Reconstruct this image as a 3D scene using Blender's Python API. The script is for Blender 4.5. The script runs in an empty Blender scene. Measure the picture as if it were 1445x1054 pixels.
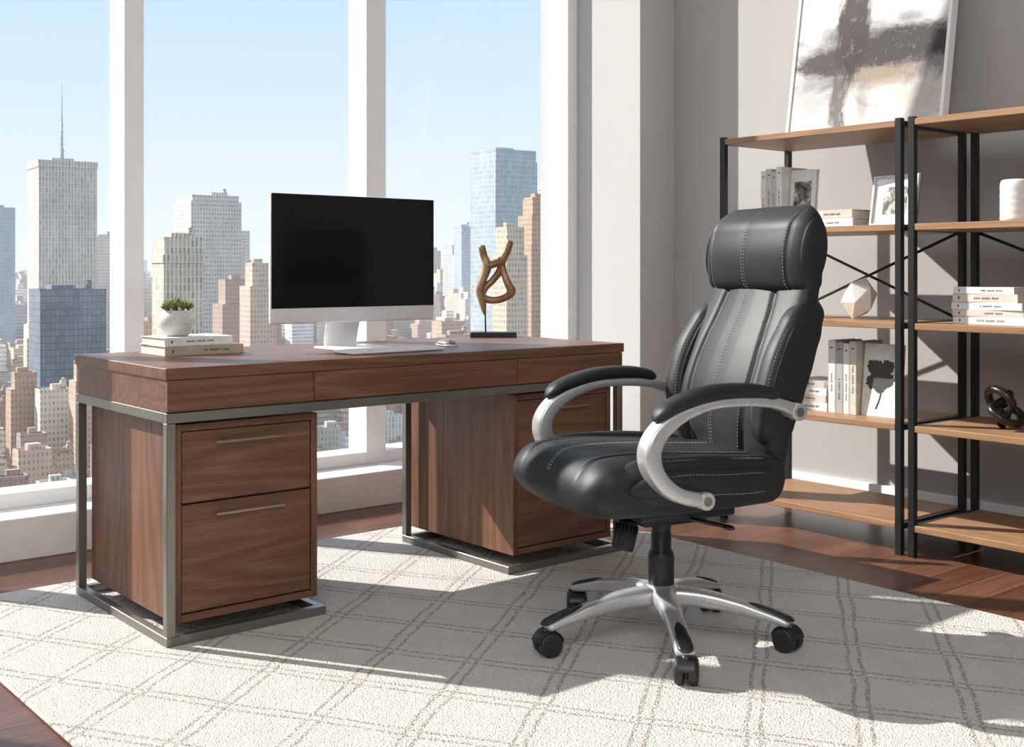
import bpy, bmesh, math, random
from mathutils import Vector, Matrix, Euler
random.seed(7)
SC=bpy.context.scene
SC.view_settings.view_transform='Standard'
COL=SC.collection
V=Vector
FZ=-0.012   # floor level (rug top is z=0)

# ------------------------------------------------------------------ node helpers
class NT:
    def __init__(s,name):
        s.m=bpy.data.materials.new(name); s.m.use_nodes=True
        s.t=s.m.node_tree; s.b=s.t.nodes['Principled BSDF']
    def n(s,typ,**kw):
        nd=s.t.nodes.new(typ)
        for k,v in kw.items():
            setattr(nd,k,v)
        return nd
    def l(s,a,b): s.t.links.new(a,b)
    def setin(s,sock,val):
        if isinstance(val,bpy.types.NodeSocket): s.l(val,sock)
        else: sock.default_value=val
    def math(s,op,a,b=None,c=None,clamp=False):
        nd=s.n('ShaderNodeMath',operation=op); nd.use_clamp=clamp
        s.setin(nd.inputs[0],a)
        if b is not None: s.setin(nd.inputs[1],b)
        if c is not None: s.setin(nd.inputs[2],c)
        return nd.outputs[0]
    def coord(s,which='Object'):
        return s.n('ShaderNodeTexCoord').outputs[which]
    def mapping(s,vec,scale=(1,1,1),loc=(0,0,0),rot=(0,0,0)):
        nd=s.n('ShaderNodeMapping'); s.l(vec,nd.inputs[0])
        nd.inputs['Location'].default_value=loc; nd.inputs['Scale'].default_value=scale; nd.inputs['Rotation'].default_value=rot
        return nd.outputs[0]
    def noise(s,vec,scale=5,detail=4,rough=.5,dist=0):
        nd=s.n('ShaderNodeTexNoise'); s.l(vec,nd.inputs['Vector'])
        nd.inputs['Scale'].default_value=scale; nd.inputs['Detail'].default_value=detail
        nd.inputs['Roughness'].default_value=rough; nd.inputs['Distortion'].default_value=dist
        return nd.outputs[0]
    def mix(s,f,a,b,mode='MIX'):
        nd=s.n('ShaderNodeMix',data_type='RGBA',blend_type=mode)
        s.setin(nd.inputs[0],f)
        for i,x in ((6,a),(7,b)):
            if isinstance(x,tuple): nd.inputs[i].default_value=(*x[:3],1)
            else: s.l(x,nd.inputs[i])
        return nd.outputs[2]
    def ramp(s,f,stops):
        nd=s.n('ShaderNodeValToRGB'); s.l(f,nd.inputs[0]); e=nd.color_ramp.elements
        while len(e)<len(stops): e.new(.5)
        for i,(p,c) in enumerate(stops):
            e[i].position=p; e[i].color=(*c,1) if len(c)==3 else c
        return nd.outputs[0]
    def bump(s,h,strength=.2,dist=.01):
        nd=s.n('ShaderNodeBump'); nd.inputs['Strength'].default_value=strength; nd.inputs['Distance'].default_value=dist
        s.l(h,nd.inputs['Height']); s.l(nd.outputs[0],s.b.inputs['Normal'])
    def base(s,c):
        if isinstance(c,tuple): s.b.inputs['Base Color'].default_value=(*c,1)
        else: s.l(c,s.b.inputs['Base Color'])
    def set(s,rough=None,metal=None,spec=None,coat=None):
        if rough is not None: s.setin(s.b.inputs['Roughness'],rough)
        if metal is not None: s.b.inputs['Metallic'].default_value=metal
        if spec is not None: s.b.inputs['Specular IOR Level'].default_value=spec
        if coat is not None: s.b.inputs['Coat Weight'].default_value=coat

def plain(name,c,rough=.5,metal=0,nscale=30,var=.06,bump=0,spec=None,coat=None):
    t=NT(name); co=t.coord()
    n=t.noise(co,nscale,3)
    dark=tuple(x*(1-var*2) for x in c); lite=tuple(min(1,x*(1+var)) for x in c)
    t.base(t.ramp(n,[(.3,dark),(.7,lite)])); t.set(rough,metal,spec,coat)
    if bump: t.bump(n,bump,.002)
    return t.m

def wood(name,cd,cm,cl,axis='X',rough=.42,ring=5,sc=1.0,coat=0):
    t=NT(name); co=t.coord()
    rnd=t.n('ShaderNodeObjectInfo').outputs['Random']
    off=t.n('ShaderNodeVectorMath',operation='SCALE'); off.inputs[0].default_value=(7.1,9.3,5.7)
    t.l(rnd,off.inputs['Scale'])
    add=t.n('ShaderNodeVectorMath',operation='ADD'); t.l(co,add.inputs[0]); t.l(off.outputs[0],add.inputs[1])
    st=[7*sc,7*sc,7*sc]; st['XYZ'.index(axis)]=.55*sc
    n1=t.noise(t.mapping(add.outputs[0],tuple(st)),1.0,1.2,.4,.15)
    rings=t.math('PINGPONG',t.math('MULTIPLY',n1,ring*2),.5)
    rings=t.math('MULTIPLY',rings,2)
    st2=[330*sc]*3; st2['XYZ'.index(axis)]=6*sc
    n2=t.noise(t.mapping(add.outputs[0],tuple(st2)),1.0,3,.6)
    st4=[80*sc]*3; st4['XYZ'.index(axis)]=1.5*sc
    n4=t.noise(t.mapping(add.outputs[0],tuple(st4)),1.0,3,.6)
    n3=t.noise(t.mapping(add.outputs[0],tuple(x*.5 for x in st)),1.0,2)
    f=t.math('ADD',t.math('ADD',t.math('MULTIPLY',rings,.16),t.math('MULTIPLY',n4,.22)),t.math('ADD',t.math('MULTIPLY',n2,.50),t.math('MULTIPLY',n3,.12)))
    t.base(t.ramp(f,[(.28,cd),(.52,cm),(.80,cl)])); t.set(rough,coat=coat)
    t.bump(n2,.06,.001)
    return t.m

# ------------------------------------------------------------------ mesh builder
def catmull(pts,m):
    pts=[V(p) for p in pts]; n=len(pts); out=[]
    for i in range(m):
        t=i/(m-1)*(n-1); k=min(int(t),n-2); f=t-k
        p0=pts[max(k-1,0)]; p1=pts[k]; p2=pts[k+1]; p3=pts[min(k+2,n-1)]
        out.append(.5*((2*p1)+(p2-p0)*f+(2*p0-5*p1+4*p2-p3)*f*f+(3*p1-p0-3*p2+p3)*f**3))
    return out
def lerp_list(vals,m):
    if not isinstance(vals,(list,tuple)): return [vals]*m
    n=len(vals); out=[]
    for i in range(m):
        t=i/(m-1)*(n-1); k=min(int(t),n-2); f=t-k; f=f*f*(3-2*f) if n>2 else f
        out.append(vals[k]*(1-f)+vals[k+1]*f)
    return out
class MB:
    def __init__(s): s.v=[];s.f=[];s.mi=[];s.sm=[]
    def add(s,vs,fs,mi=0,sm=True):
        o=len(s.v); s.v+=[tuple(v) for v in vs]
        for i,f in enumerate(fs):
            s.f.append([o+j for j in f]); s.mi.append(mi); s.sm.append(sm if isinstance(sm,bool) else sm[i])
        return s
    def box(s,c,sz,mi=0,bev=0,rot=None,seg=1):
        bm=bmesh.new(); bmesh.ops.create_cube(bm,size=1)
        for v in bm.verts: v.co=V((v.co.x*sz[0],v.co.y*sz[1],v.co.z*sz[2]))
        if bev: bmesh.ops.bevel(bm,geom=bm.edges[:],offset=min(bev,min(sz)*.49),segments=seg,profile=.5,affect='EDGES')
        R=Euler(rot).to_matrix() if rot else Matrix.Identity(3)
        bm.verts.ensure_lookup_table(); bm.verts.index_update()
        vs=[R@v.co+V(c) for v in bm.verts]; fs=[[v.index for v in f.verts] for f in bm.faces]
        bm.free(); return s.add(vs,fs,mi,seg>1)
    def cyl(s,p0,p1,r0,r1=None,n=24,mi=0,bev=0):
        p0=V(p0);p1=V(p1); r1=r0 if r1 is None else r1
        d=(p1-p0); L=d.length; q=d.to_track_quat('Z','Y')
        prof=[(0,r0),(L,r1)] if not bev else [(0,r0-bev),(bev*.3,r0-bev*.3),(bev,r0),(L-bev,r1),(L-bev*.3,r1-bev*.3),(L,r1-bev)]
        vs=[];fs=[];sm=[]
        for z,r in prof:
            for i in range(n):
                a=2*math.pi*i/n; vs.append(p0+q@V((r*math.cos(a),r*math.sin(a),z)))
        for k in range(len(prof)-1):
            for i in range(n):
                fs.append([k*n+i,k*n+(i+1)%n,(k+1)*n+(i+1)%n,(k+1)*n+i]); sm.append(True)
        fs.append(list(range(n))[::-1]); sm.append(False)
        fs.append([(len(prof)-1)*n+i for i in range(n)]); sm.append(False)
        return s.add(vs,fs,mi,sm)
    def lathe(s,prof,c=(0,0,0),n=40,mi=0,caps=True):
        vs=[];fs=[]; c=V(c)
        for r,z in prof:
            for i in range(n):
                a=2*math.pi*i/n; vs.append(c+V((r*math.cos(a),r*math.sin(a),z)))
        for k in range(len(prof)-1):
            for i in range(n): fs.append([k*n+i,k*n+(i+1)%n,(k+1)*n+(i+1)%n,(k+1)*n+i])
        if caps:
            fs.append(list(range(n))[::-1]); fs.append([(len(prof)-1)*n+i for i in range(n)])
        return s.add(vs,fs,mi,True)
    def ell(s,c,r,mi=0,nu=16,nv=10,rot=None):
        R=Euler(rot).to_matrix() if rot else Matrix.Identity(3); vs=[];fs=[]
        for j in range(nv+1):
            th=math.pi*(j/nv); 
            for i in range(nu):
                ph=2*math.pi*i/nu
                vs.append(R@V((r[0]*math.sin(th)*math.cos(ph),r[1]*math.sin(th)*math.sin(ph),-r[2]*math.cos(th)))+V(c))
        for j in range(nv):
            for i in range(nu): fs.append([j*nu+i,j*nu+(i+1)%nu,(j+1)*nu+(i+1)%nu,(j+1)*nu+i])
        return s.add(vs,fs,mi,True)
    def sweep(s,pts,wid,thk,bn=None,n=16,m=40,expo=2.0,mi=0,rend=0,smoothpath=True,closed=False):
        P=catmull(pts,m) if smoothpath else [V(p) for p in pts]
        m=len(P); W=lerp_list(wid,m); T=lerp_list(thk,m)
        L=[0]
        for i in range(1,m): L.append(L[-1]+(P[i]-P[i-1]).length)
        vs=[];fs=[]; prevB=None
        for i in range(m):
            if closed: t=(P[(i+1)%m]-P[i-1]).normalized()
            else: t=(P[min(i+1,m-1)]-P[max(i-1,0)]).normalized()
            if bn is not None: B=V(bn).normalized(); B=(B-t*B.dot(t)).normalized()
            else:
                if prevB is None:
                    a=V((0,0,1)) if abs(t.z)<.9 else V((1,0,0)); B=t.cross(a).normalized()
                else: B=(prevB-t*prevB.dot(t)).normalized()
                prevB=B
            Nn=B.cross(t).normalized(); k=1
            if rend:
                d=min(L[i],L[-1]-L[i])
                if d<rend: k=math.sqrt(max(0.02,1-((rend-d)/rend)**2))
            for j in range(n):
                a=2*math.pi*j/n; ca=math.cos(a); sa=math.sin(a)
                x=math.copysign(abs(ca)**(2/expo),ca); y=math.copysign(abs(sa)**(2/expo),sa)
                vs.append(P[i]+B*W[i]*k*x+Nn*T[i]*k*y)
        for i in range(m if closed else m-1):
            k2=(i+1)%m
            for j in range(n): fs.append([i*n+j,i*n+(j+1)%n,k2*n+(j+1)%n,k2*n+j])
        if closed: return s.add(vs,fs,mi,True)
        fs.append(list(range(n))[::-1]); fs.append([(m-1)*n+j for j in range(n)])
        sm=[True]*(len(fs)-2)+[bool(rend)]*2
        return s.add(vs,fs,mi,sm)
    def tube(s,pts,r,m=30,n=8,mi=0,rend=0,smoothpath=True): return s.sweep(pts,r,r,None,n,m,2,mi,rend,smoothpath)
    def obj(s,name,parent=None,loc=(0,0,0),mats=(),rot=None,recalc=True):
        me=bpy.data.meshes.new(name); me.from_pydata(s.v,[],s.f)
        for m in mats: me.materials.append(m)
        for p,mi,sm in zip(me.polygons,s.mi,s.sm): p.material_index=mi; p.use_smooth=sm
        if recalc:
            bm=bmesh.new(); bm.from_mesh(me); bmesh.ops.recalc_face_normals(bm,faces=bm.faces[:]); bm.to_mesh(me); bm.free()
        ob=bpy.data.objects.new(name,me); COL.objects.link(ob)
        ob.location=loc
        if rot: ob.rotation_euler=rot
        if parent: ob.parent=parent
        return ob
def empty(name,loc,rot=0):
    e=bpy.data.objects.new(name,None); e.empty_display_size=.1; COL.objects.link(e)
    e.location=loc; e.rotation_euler=(0,0,rot); return e
def tag(o,label,cat,group=None,kind=None):
    o['label']=label; o['category']=cat
    if group: o['group']=group
    if kind: o['kind']=kind
    return o
def bx(name,parent,lo,hi,mat,bev=.0015,seg=1):
    c=[(a+b)/2 for a,b in zip(lo,hi)]; sz=[b-a for a,b in zip(lo,hi)]
    return MB().box((0,0,0),sz,0,bev,seg=seg).obj(name,parent,c,[mat])
def struct(o): o['kind']='structure'; return o

# ------------------------------------------------------------------ materials
WD=(.070,.030,.0165); WM=(.165,.072,.039); WL=(.30,.148,.085)
walX=wood('walnut_long',WD,WM,WL,'X',.40)
walZ=wood('walnut_vertical',WD,WM,WL,'Z',.45)
shelfW=wood('oak_shelf',(.23,.12,.060),(.34,.19,.10),(.46,.28,.155),'Y',.45)
steel=plain('bronze_steel',(.255,.24,.215),.32,.8,4,.02)
handleM=plain('handle_bronze',(.36,.30,.235),.3,.8)
blackM=plain('black_steel',(.018,.018,.02),.45,.3,40)
gapshade=plain('gap_shade',(.01,.007,.006),.8)
t=NT('black_leather'); co=t.coord(); n=t.n('ShaderNodeTexVoronoi'); t.l(co,n.inputs['Vector']); n.inputs['Scale'].default_value=450
n2=t.noise(co,14,3); t.base(t.ramp(n2,[(.3,(.010,.011,.013)),(.7,(.015,.016,.018))])); t.set(.52,spec=.42); t.bump(n.outputs['Distance'],.12,.0006); leather=t.m
stitchM=plain('grey_thread',(.42,.42,.43),.7)
silver=plain('silver_paint',(.60,.60,.61),.34,.65,50,.03)
plastic=plain('black_plastic',(.014,.014,.016),.38)
rubber=plain('black_rubber',(.02,.02,.022),.5)
whiteP=plain('white_frame_paint',(.94,.94,.935),.5,0,8,.02)
sillM=plain('sill_paint',(.87,.86,.84),.5,0,8,.03)
alu=plain('monitor_aluminium',(.84,.84,.85),.35,.1,50,.02)
screenM=plain('black_glass',(.004,.004,.005),.12,0,3,.1)

# wall
t=NT('taupe_wall'); co=t.coord('Object'); n1=t.noise(co,1.2,2); n2=t.noise(co,180,3)
t.base(t.ramp(n1,[(.3,(.435,.42,.405)),(.7,(.465,.45,.435))])); t.set(.85); t.bump(n2,.06,.002); wallM=t.m
t=NT('column_paint'); co=t.coord('Object'); n2=t.noise(co,180,3); t.base((.53,.52,.505)); t.set(.85); t.bump(n2,.06,.002); colM=t.m
ceilM=plain('ceiling_paint',(.8,.80,.80),.9)
# floor planks
t=NT('plank_floor'); co=t.coord()
br=t.n('ShaderNodeTexBrick'); t.l(co,br.inputs['Vector'])
br.offset=.37; br.inputs['Scale'].default_value=1; br.inputs['Brick Width'].default_value=1.35; br.inputs['Row Height'].default_value=.125
br.inputs['Mortar Size'].default_value=.0022; br.inputs['Mortar Smooth'].default_value=.3; br.inputs['Bias'].default_value=0
br.inputs['Color1'].default_value=(.115,.048,.027,1); br.inputs['Color2'].default_value=(.195,.084,.049,1); br.inputs['Mortar'].default_value=(.03,.012,.008,1)
g=t.noise(t.mapping(co,(2.5,70,1)),1,4,.6,.3)
gc=t.ramp(g,[(.25,(.5,.5,.5)),(.75,(1.2,1.2,1.2))])
t.base(t.mix(1.0,br.outputs['Color'],gc,'MULTIPLY')); t.set(.34); t.bump(br.outputs['Fac'],-.25,.003); floorM=t.m
# rug
t=NT('lattice_rug'); co=t.coord()
wob=t.noise(co,5,2); wob2=t.noise(t.mapping(co,(1,1,1),(3.3,7.7,0)),5,2)
sep=t.n('ShaderNodeSeparateXYZ'); t.l(co,sep.inputs[0]); X,Y=sep.outputs[0],sep.outputs[1]
w=t.math('MULTIPLY',t.math('SUBTRACT',wob,.5),.030); w2=t.math('MULTIPLY',t.math('SUBTRACT',wob2,.5),.030)
P=t.math('ADD',t.math('ADD',t.math('MULTIPLY',X,.86),t.math('MULTIPLY',Y,.50)),w)
Q=t.math('ADD',t.math('SUBTRACT',t.math('MULTIPLY',X,.60),t.math('MULTIPLY',Y,.80)),w2)
tuft=t.noise(co,150,2,.6)
def lines(p,per,o):
    fr=t.math('FRACT',t.math('ADD',t.math('DIVIDE',p,per),o))
    d=t.math('ABSOLUTE',t.math('SUBTRACT',fr,.5))
    return t.math('LESS_THAN',t.math('ADD',d,t.math('MULTIPLY',t.math('SUBTRACT',tuft,.5),.035)),.0054/per)
ln=None
for p in (P,Q):
    for o in (0,.13):
        q=lines(p,.245,o); ln=q if ln is None else t.math('MAXIMUM',ln,q)
dash=t.math('GREATER_THAN',t.noise(co,130,0),.43)
ln=t.math('MULTIPLY',ln,dash)
pile=t.noise(co,260,3,.75); vor=t.n('ShaderNodeTexVoronoi'); t.l(co,vor.inputs['Vector']); vor.inputs['Scale'].default_value=190
big=t.noise(co,6,3)
bc=t.ramp(t.math('ADD',t.math('MULTIPLY',pile,.7),t.math('MULTIPLY',big,.3)),[(.32,(.67,.635,.575)),(.68,(.89,.86,.805))])
t.base(t.mix(t.math('MULTIPLY',ln,.70),bc,(.32,.285,.24))); t.set(.95,spec=.1)
t.bump(t.math('ADD',t.math('MULTIPLY',pile,1.0),t.math('MULTIPLY',vor.outputs['Distance'],-1.0)),.8,.008); rugM=t.m
# glass pane
t=NT('window_glass'); tr=t.n('ShaderNodeBsdfTransparent'); gl=t.n('ShaderNodeBsdfGlossy'); gl.inputs['Roughness'].default_value=0.02
mx=t.n('ShaderNodeMixShader'); mx.inputs[0].default_value=.02; t.l(tr.outputs[0],mx.inputs[1]); t.l(gl.outputs[0],mx.inputs[2])
t.l(mx.outputs[0],t.t.nodes['Material Output'].inputs['Surface']); glassM=t.m

# ------------------------------------------------------------------ room
WH=4.1; WX=3.16
struct(bx('floor',None,(-3.6,-4.6,FZ-.1),(WX+.15,1.8,FZ),floorM,0))
struct(bx('ceiling',None,(-3.6,-4.6,WH+.1),(WX+.15,1.8,WH+.25),ceilM,0))
struct(bx('wall_right',None,(WX,-4.6,FZ),(WX+.15,1.8,WH+.1),wallM,0))
struct(bx('wall_left',None,(-3.75,-4.6,FZ),(-3.6,1.8,WH+.1),ceilM,0))
struct(bx('wall_back',None,(-3.75,-4.75,FZ),(WX+.15,-4.6,WH+.1),ceilM,0))
struct(bx('wall_corner',None,(2.91,1.04,FZ),(WX,1.8,WH+.1),colM,.003))
struct(bx('baseboard_right',None,(WX-.018,-4.6,FZ),(WX,1.04,.10),whiteP,.003))
struct(bx('trim_1',None,(-3.6,1.30,FZ),(2.91,1.8,.14),sillM,.004))
struct(bx('trim_2',None,(-3.6,1.5,WH-.05),(2.91,1.8,WH+.1),whiteP,.002))
mull=[(-3.6,-2.84),(-1.79,-1.71),(-.66,-.58),(.471,.551),(1.599,1.705),(2.842,2.91)]
k=0
for i in range(len(mull)-1):
    x0=mull[i][1]; x1=mull[i+1][0]; k+=1
    m=MB()
    m.box(((x0+x1)/2,1.575,.168),(x1-x0,.15,.056),0,.003)
    m.box(((x0+x1)/2,1.575,WH-.09),(x1-x0,.15,.08),0,.003)
    m.add([(x0,1.6,.196),(x1,1.6,.196),(x1,1.6,WH-.13),(x0,1.6,WH-.13)],[[0,1,2,3]],1,False)
    struct(m.obj('window_%d'%k,None,(0,0,0),[whiteP,glassM]))
k=2
for a,b in mull:
    k+=1
    struct(bx('trim_%d'%k,None,(a,1.5,.14),(b,1.655,WH-.05),whiteP,.002))
tag(bx('area_rug',None,(-.42,-3.3,FZ),(2.04,.86,0),rugM,.004),'cream wool area rug with brown double-line diamond lattice','rug')

# ------------------------------------------------------------------ desk
D=empty('executive_desk',(0,0,0)); tag(D,'walnut executive desk with brushed steel frame and drawers','desk')
L=1.745; DW=.70
bx('desktop',D,(-.004,-.004,.728),(L+.004,DW+.004,.76),walX,.002)
bx('apron',D,(.002,.012,.637),(L-.002,DW,.728),walX,.001)
for a,b in ((.002,.4555),(.4585,1.2415),(1.2445,L-.002)):
    dr=bx('apron_drawer',D,(a,.0,.640),(b,.014,.7265),walX,.001)
T=.026; RH=.026
fr=MB()
def rail(lo,hi): 
    c=[(p+q)/2 for p,q in zip(lo,hi)]; fr.box(c,[q-p for p,q in zip(lo,hi)],0,.0015)
rail((0,.0,.609),(L,T,.637)); rail((0,DW-T,.609),(L,DW,.637)); rail((0,T,.609),(T,DW-T,.637)); rail((L-T,T,.609),(L,DW-T,.637))
fr.obj('top_frame',D,(0,0,0),[steel])
for px,py in ((0,0),(0,DW-T),(L-T,0),(L-T,DW-T),(.463,DW-T),(1.203,.608)):
    bx('leg',D,(px,py,RH),(px+T,py+T,.609 if py!=.608 else .637),steel,.0015)
for x0,x1,yb in ((0,.497,DW),(1.203,L,.634)):
    fr=MB(); rail((x0,0,0),(x1,T,RH)); rail((x0,yb-T,0),(x1,yb,RH)); rail((x0,T,0),(x0+T,yb-T,RH)); rail((x1-T,T,0),(x1,yb-T,RH))
    if yb<DW: rail((x1-T,yb,0),(x1,DW,RH))
    fr.obj('base_frame',D,(0,0,0),[steel])
for x0,x1 in ((.037,.487),(1.252,1.716)):
    m=MB(); y0,y1=.034,.664; z0,z1=.050,.600; th=.020
    m.box(((x0+th/2),(y0+y1)/2,(z0+z1)/2),(th,y1-y0,z1-z0),0,.001)
    m.box(((x1-th/2),(y0+y1)/2,(z0+z1)/2),(th,y1-y0,z1-z0),0,.001)
    m.box(((x0+x1)/2,(y0+y1)/2,z0+th/2),(x1-x0-2*th,y1-y0,th),1,.001)
    m.box(((x0+x1)/2,(y0+y1)/2,z1-th/2),(x1-x0-2*th,y1-y0,th),1,.001)
    m.box(((x0+x1)/2,y1-.01,(z0+z1)/2),(x1-x0-2*th,.018,z1-z0-2*th),0,0)
    ped=m.obj('pedestal_cabinet',D,(0,0,0),[walZ,walX])
    for za,zb in ((.074,.374),(.379,.577)):
        d=bx('drawer',D,(x0+th+.003,y0+.003,za),(x1-th-.003,y0+.025,zb),walX,.0015)
        MB().box((0,.212,0),(x1-x0-2*th-.004,.40,zb-za+.006),0).obj('drawer_backing',d,(0,0,0),[gapshade])  # near-black block behind the front; its colour paints the shade in the gaps
        h=MB(); xc=0; zz=(zb-za)/2-.033
        h.box((0,-.030,zz),(.215,.006,.008),0,.0015)
        for sx in (-.09,.09): h.cyl((sx,-.028,zz),(sx,-.011,zz),.0035,n=10)
        h.obj('handle',d,(0,0,0),[handleM])

# ------------------------------------------------------------------ monitor
M=empty('desktop_monitor',(.818,.37,.76)); tag(M,'slim aluminium all-in-one computer with blank black screen','computer monitor')
MB().box((0,0,.305),(.645,.018,.425),0,.006,seg=3).ell((0,.036,.30),(.25,.03,.17),0,24,14).obj('housing',M,(0,-.02,0),[alu])
bx('display',M,(-.3205,-.0305,.143),(.3205,-.0285,.5155),screenM,.0008)
st=MB()
st.box((0,0,.004),(.20,.19,.008),0,.003,seg=2)
st.sweep([(0,.085,.006),(0,.083,.04),(0,.06,.11),(0,.03,.20)],.065,[.004,.006,.006,.006],(1,0,0),16,20,6)
st.obj('stand',M,(0,-.01,0),[alu])

# keyboard & mouse
K=empty('keyboard',(.835,.165,.76)); tag(K,'slim white wireless keyboard on the walnut desktop','keyboard')
MB().box((0,0,.005),(.36,.115,.008),0,.003,seg=2).obj('case',K,(0,0,0),[alu])
keyM=plain('white_keys',(.8,.8,.8),.5); mouseM=plain('grey_mouse_shell',(.22,.21,.21),.35)
ks=MB()
for r in range(5):
    for c in range(14): ks.box((-.163+c*.0251,-.042+r*.021,.0100),(.021,.017,.003),0,.001)
ks=ks.obj('keys',K,(0,0,0),[keyM]); ks['kind']='stuff'
MS=empty('computer_mouse',(1.165,.30,.76),-.2); tag(MS,'low grey wireless computer mouse on the desktop','mouse')
mm=MB(); mm.ell((0,0,.006),(.029,.056,.018),0,28,16)
for i,v in enumerate(mm.v): mm.v[i]=(v[0],v[1],max(v[2],0.006))
mm.obj('shell',MS,(0,0,0),[mouseM])
mm=MB(); mm.sweep([(0,-.056,.003),(0,-.04,.003),(0,0,.003),(0,.04,.003),(0,.056,.003)],[.010,.024,.029,.024,.010],.003,(1,0,0),12,24,4)
mm.obj('mouse_base',MS,(0,0,0),[keyM])

# ------------------------------------------------------------------ books
pagesM=plain('book_pages',(.72,.68,.60),.8,0,200,.1)
inkM=plain('spine_ink',(.07,.065,.06),.7)
cov={'cream':plain('cover_cream',(.66,.61,.53),.6),'white':plain('cover_white',(.80,.79,.77),.55),'tan':plain('cover_tan',(.47,.39,.29),.6),
     'grey':plain('cover_grey',(.44,.43,.42),.6),'stone':plain('cover_stone',(.60,.57,.52),.6)}
def book(H,W,Tk,cover,loc,rotz=0,flat=False,label='',group=None,marks=True,lean=0,rndseed=0):
    R=random.Random(rndseed*31+int(H*1000))
    m=MB(); c=.0025
    parts=[((W/2,Tk/2-c/2,H/2),(W,c,H),0),((W/2,-Tk/2+c/2,H/2),(W,c,H),0),((c/2,0,H/2),(c,Tk-2*c,H),0),
           ((W/2,0,H/2),(W-.008,Tk-2*c,H-.008),1)]
    if marks:
        z=H*R.choice([.2,.3]); w=Tk*.22
        nL=R.randint(9,14); step=H*.026
        for i in range(nL):
            if i in (4,9): z+=step*.8
            parts.append(((-.0003,R.uniform(-.02,.02)*Tk,z),(.0006,w*R.uniform(.8,1.1),step*.55),2)); z+=step
        parts.append(((-.0003,0,H*.9),(.0006,Tk*.35,.005),2))
    for ce,sz,mi in parts:
        if flat: ce=(ce[0],ce[2]-H/2,ce[1]+Tk/2); sz=(sz[0],sz[2],sz[1])
        m.box(ce,sz,mi,.0008 if mi==0 else 0)
    o=m.obj('book',None,loc,[cov[cover],pagesM,inkM],(0,lean,rotz)); tag(o,label,'book',group); return o

book(.265,.20,.030,'tan',(.310,.425,.76),math.radians(90),True,'tan hardcover book with dark spine lettering under a paler book','books stacked on the desk',rndseed=1)
book(.235,.17,.026,'white',(.300,.445,.79),math.radians(93),True,'white hardcover book carrying a small succulent pot','books stacked on the desk',rndseed=2)
# succulent
PP=empty('potted_succulent',(.262,.53,.816)); tag(PP,'small green succulent in a rounded pale stone pot','potted plant')
t=NT('speckled_stone'); co=t.coord(); n1=t.noise(co,220,2); t.base(t.ramp(n1,[(.35,(.50,.48,.455)),(.45,(.62,.60,.57)),(.8,(.68,.66,.63))])); t.set(.6); potM=t.m
prof=[(.026,0),(.036,.003),(.047,.018),(.056,.036),(.057,.052),(.052,.068),(.044,.078),(.041,.083),(.037,.083),(.038,.074),(.038,.07)]
pp=catmull([(r,0,z) for r,z in prof[:8]],24)
MB().lathe([(p.x,p.z) for p in pp]+prof[8:],n=56).obj('pot',PP,(0,0,0),[potM])
soilM=plain('soil',(.06,.045,.03),.9,0,200,.3)
MB().cyl((0,0,.06),(0,0,.076),.038,n=32).obj('soil',PP,(0,0,0),[soilM])
t=NT('succulent_leaf'); co=t.coord(); n1=t.noise(co,60,2); t.base(t.ramp(n1,[(.3,(.09,.12,.03)),(.55,(.22,.22,.07)),(.8,(.40,.33,.15))])); t.set(.5); leafM=t.m
lm=MB(); R=random.Random(3)
for (rx,ry,rz) in [(0,0,.100),(.026,.008,.092),(-.026,.01,.094),(.008,-.028,.091),(-.020,-.022,.090),(.004,.030,.094),(.034,-.014,.087),(-.038,-.006,.086)]:
    lm.cyl((rx*.8,ry*.8,.07),(rx,ry,rz),.004,n=8)
    for ring,(nn,tilt,ln_) in enumerate([(9,1.2,.021),(7,.75,.022),(5,.35,.024)]):
        for i in range(nn):
            a=2*math.pi*i/nn+ring*.4+R.random()*.2
            d=V((math.sin(tilt)*math.cos(a),math.sin(tilt)*math.sin(a),math.cos(tilt)))
            p=V((rx,ry,rz))
            lm.sweep([p,p+d*ln_*.5,p+d*ln_+V((0,0,.004))],[.002,.0042,.0006],[.0015,.0026,.0006],None,8,7,2,0)
lm.obj('succulent_rosettes',PP,(0,0,0),[leafM])

# bronze sculpture
S=empty('abstract_sculpture',(1.62,.60,.76),math.radians(-39.65)); tag(S,'abstract bronze figure sculpture on a black slab base','sculpture')
bx('plinth',S,(-.092,-.045,0),(.092,.045,.020),blackM,.002)
t=NT('aged_bronze'); co=t.coord(); n1=t.noise(co,25,3); t.base(t.ramp(n1,[(.3,(.20,.105,.052)),(.7,(.40,.25,.13))])); t.set(.40,.35); brM=t.m
sp=lambda x,y,d=0:((x-693)*.00283,d,(470-y)*.00283+.02)
sm=MB(); q_=1.38
S_=lambda l:[x*q_ for x in l]
sm.sweep([sp(676,347),sp(679,362,.004),sp(684,377,.006),sp(678,396),sp(674,412,-.004),sp(677,426),sp(681,447)],S_([.011,.012,.018,.015,.014,.015,.004]),S_([.010,.011,.013,.012,.012,.011,.004]),None,18,70,2.3,0,.008)
sm.sweep([sp(717,341),sp(712,356),sp(705,369),sp(702,383,.008),sp(692,397,.012),sp(681,408,.008),sp(676,420)],S_([.010,.012,.018,.013,.012,.012,.010]),S_([.010,.011,.013,.011,.010,.010,.009]),None,18,70,2.3,0,.008)
sm.sweep([sp(704,371),sp(708,388,-.006),sp(713,401,-.01),sp(718,413,-.008),sp(710,421,-.004),sp(697,425),sp(684,424,.004),sp(676,418)],S_([.011,.012,.013,.015,.013,.011,.013,.010]),S_([.010,.010,.011,.013,.010,.010,.010,.009]),None,18,70,2.3,0,.008)
sm.sweep([sp(682,378),sp(694,374,.003),sp(706,370)],.019,.015,None,16,16)
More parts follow.
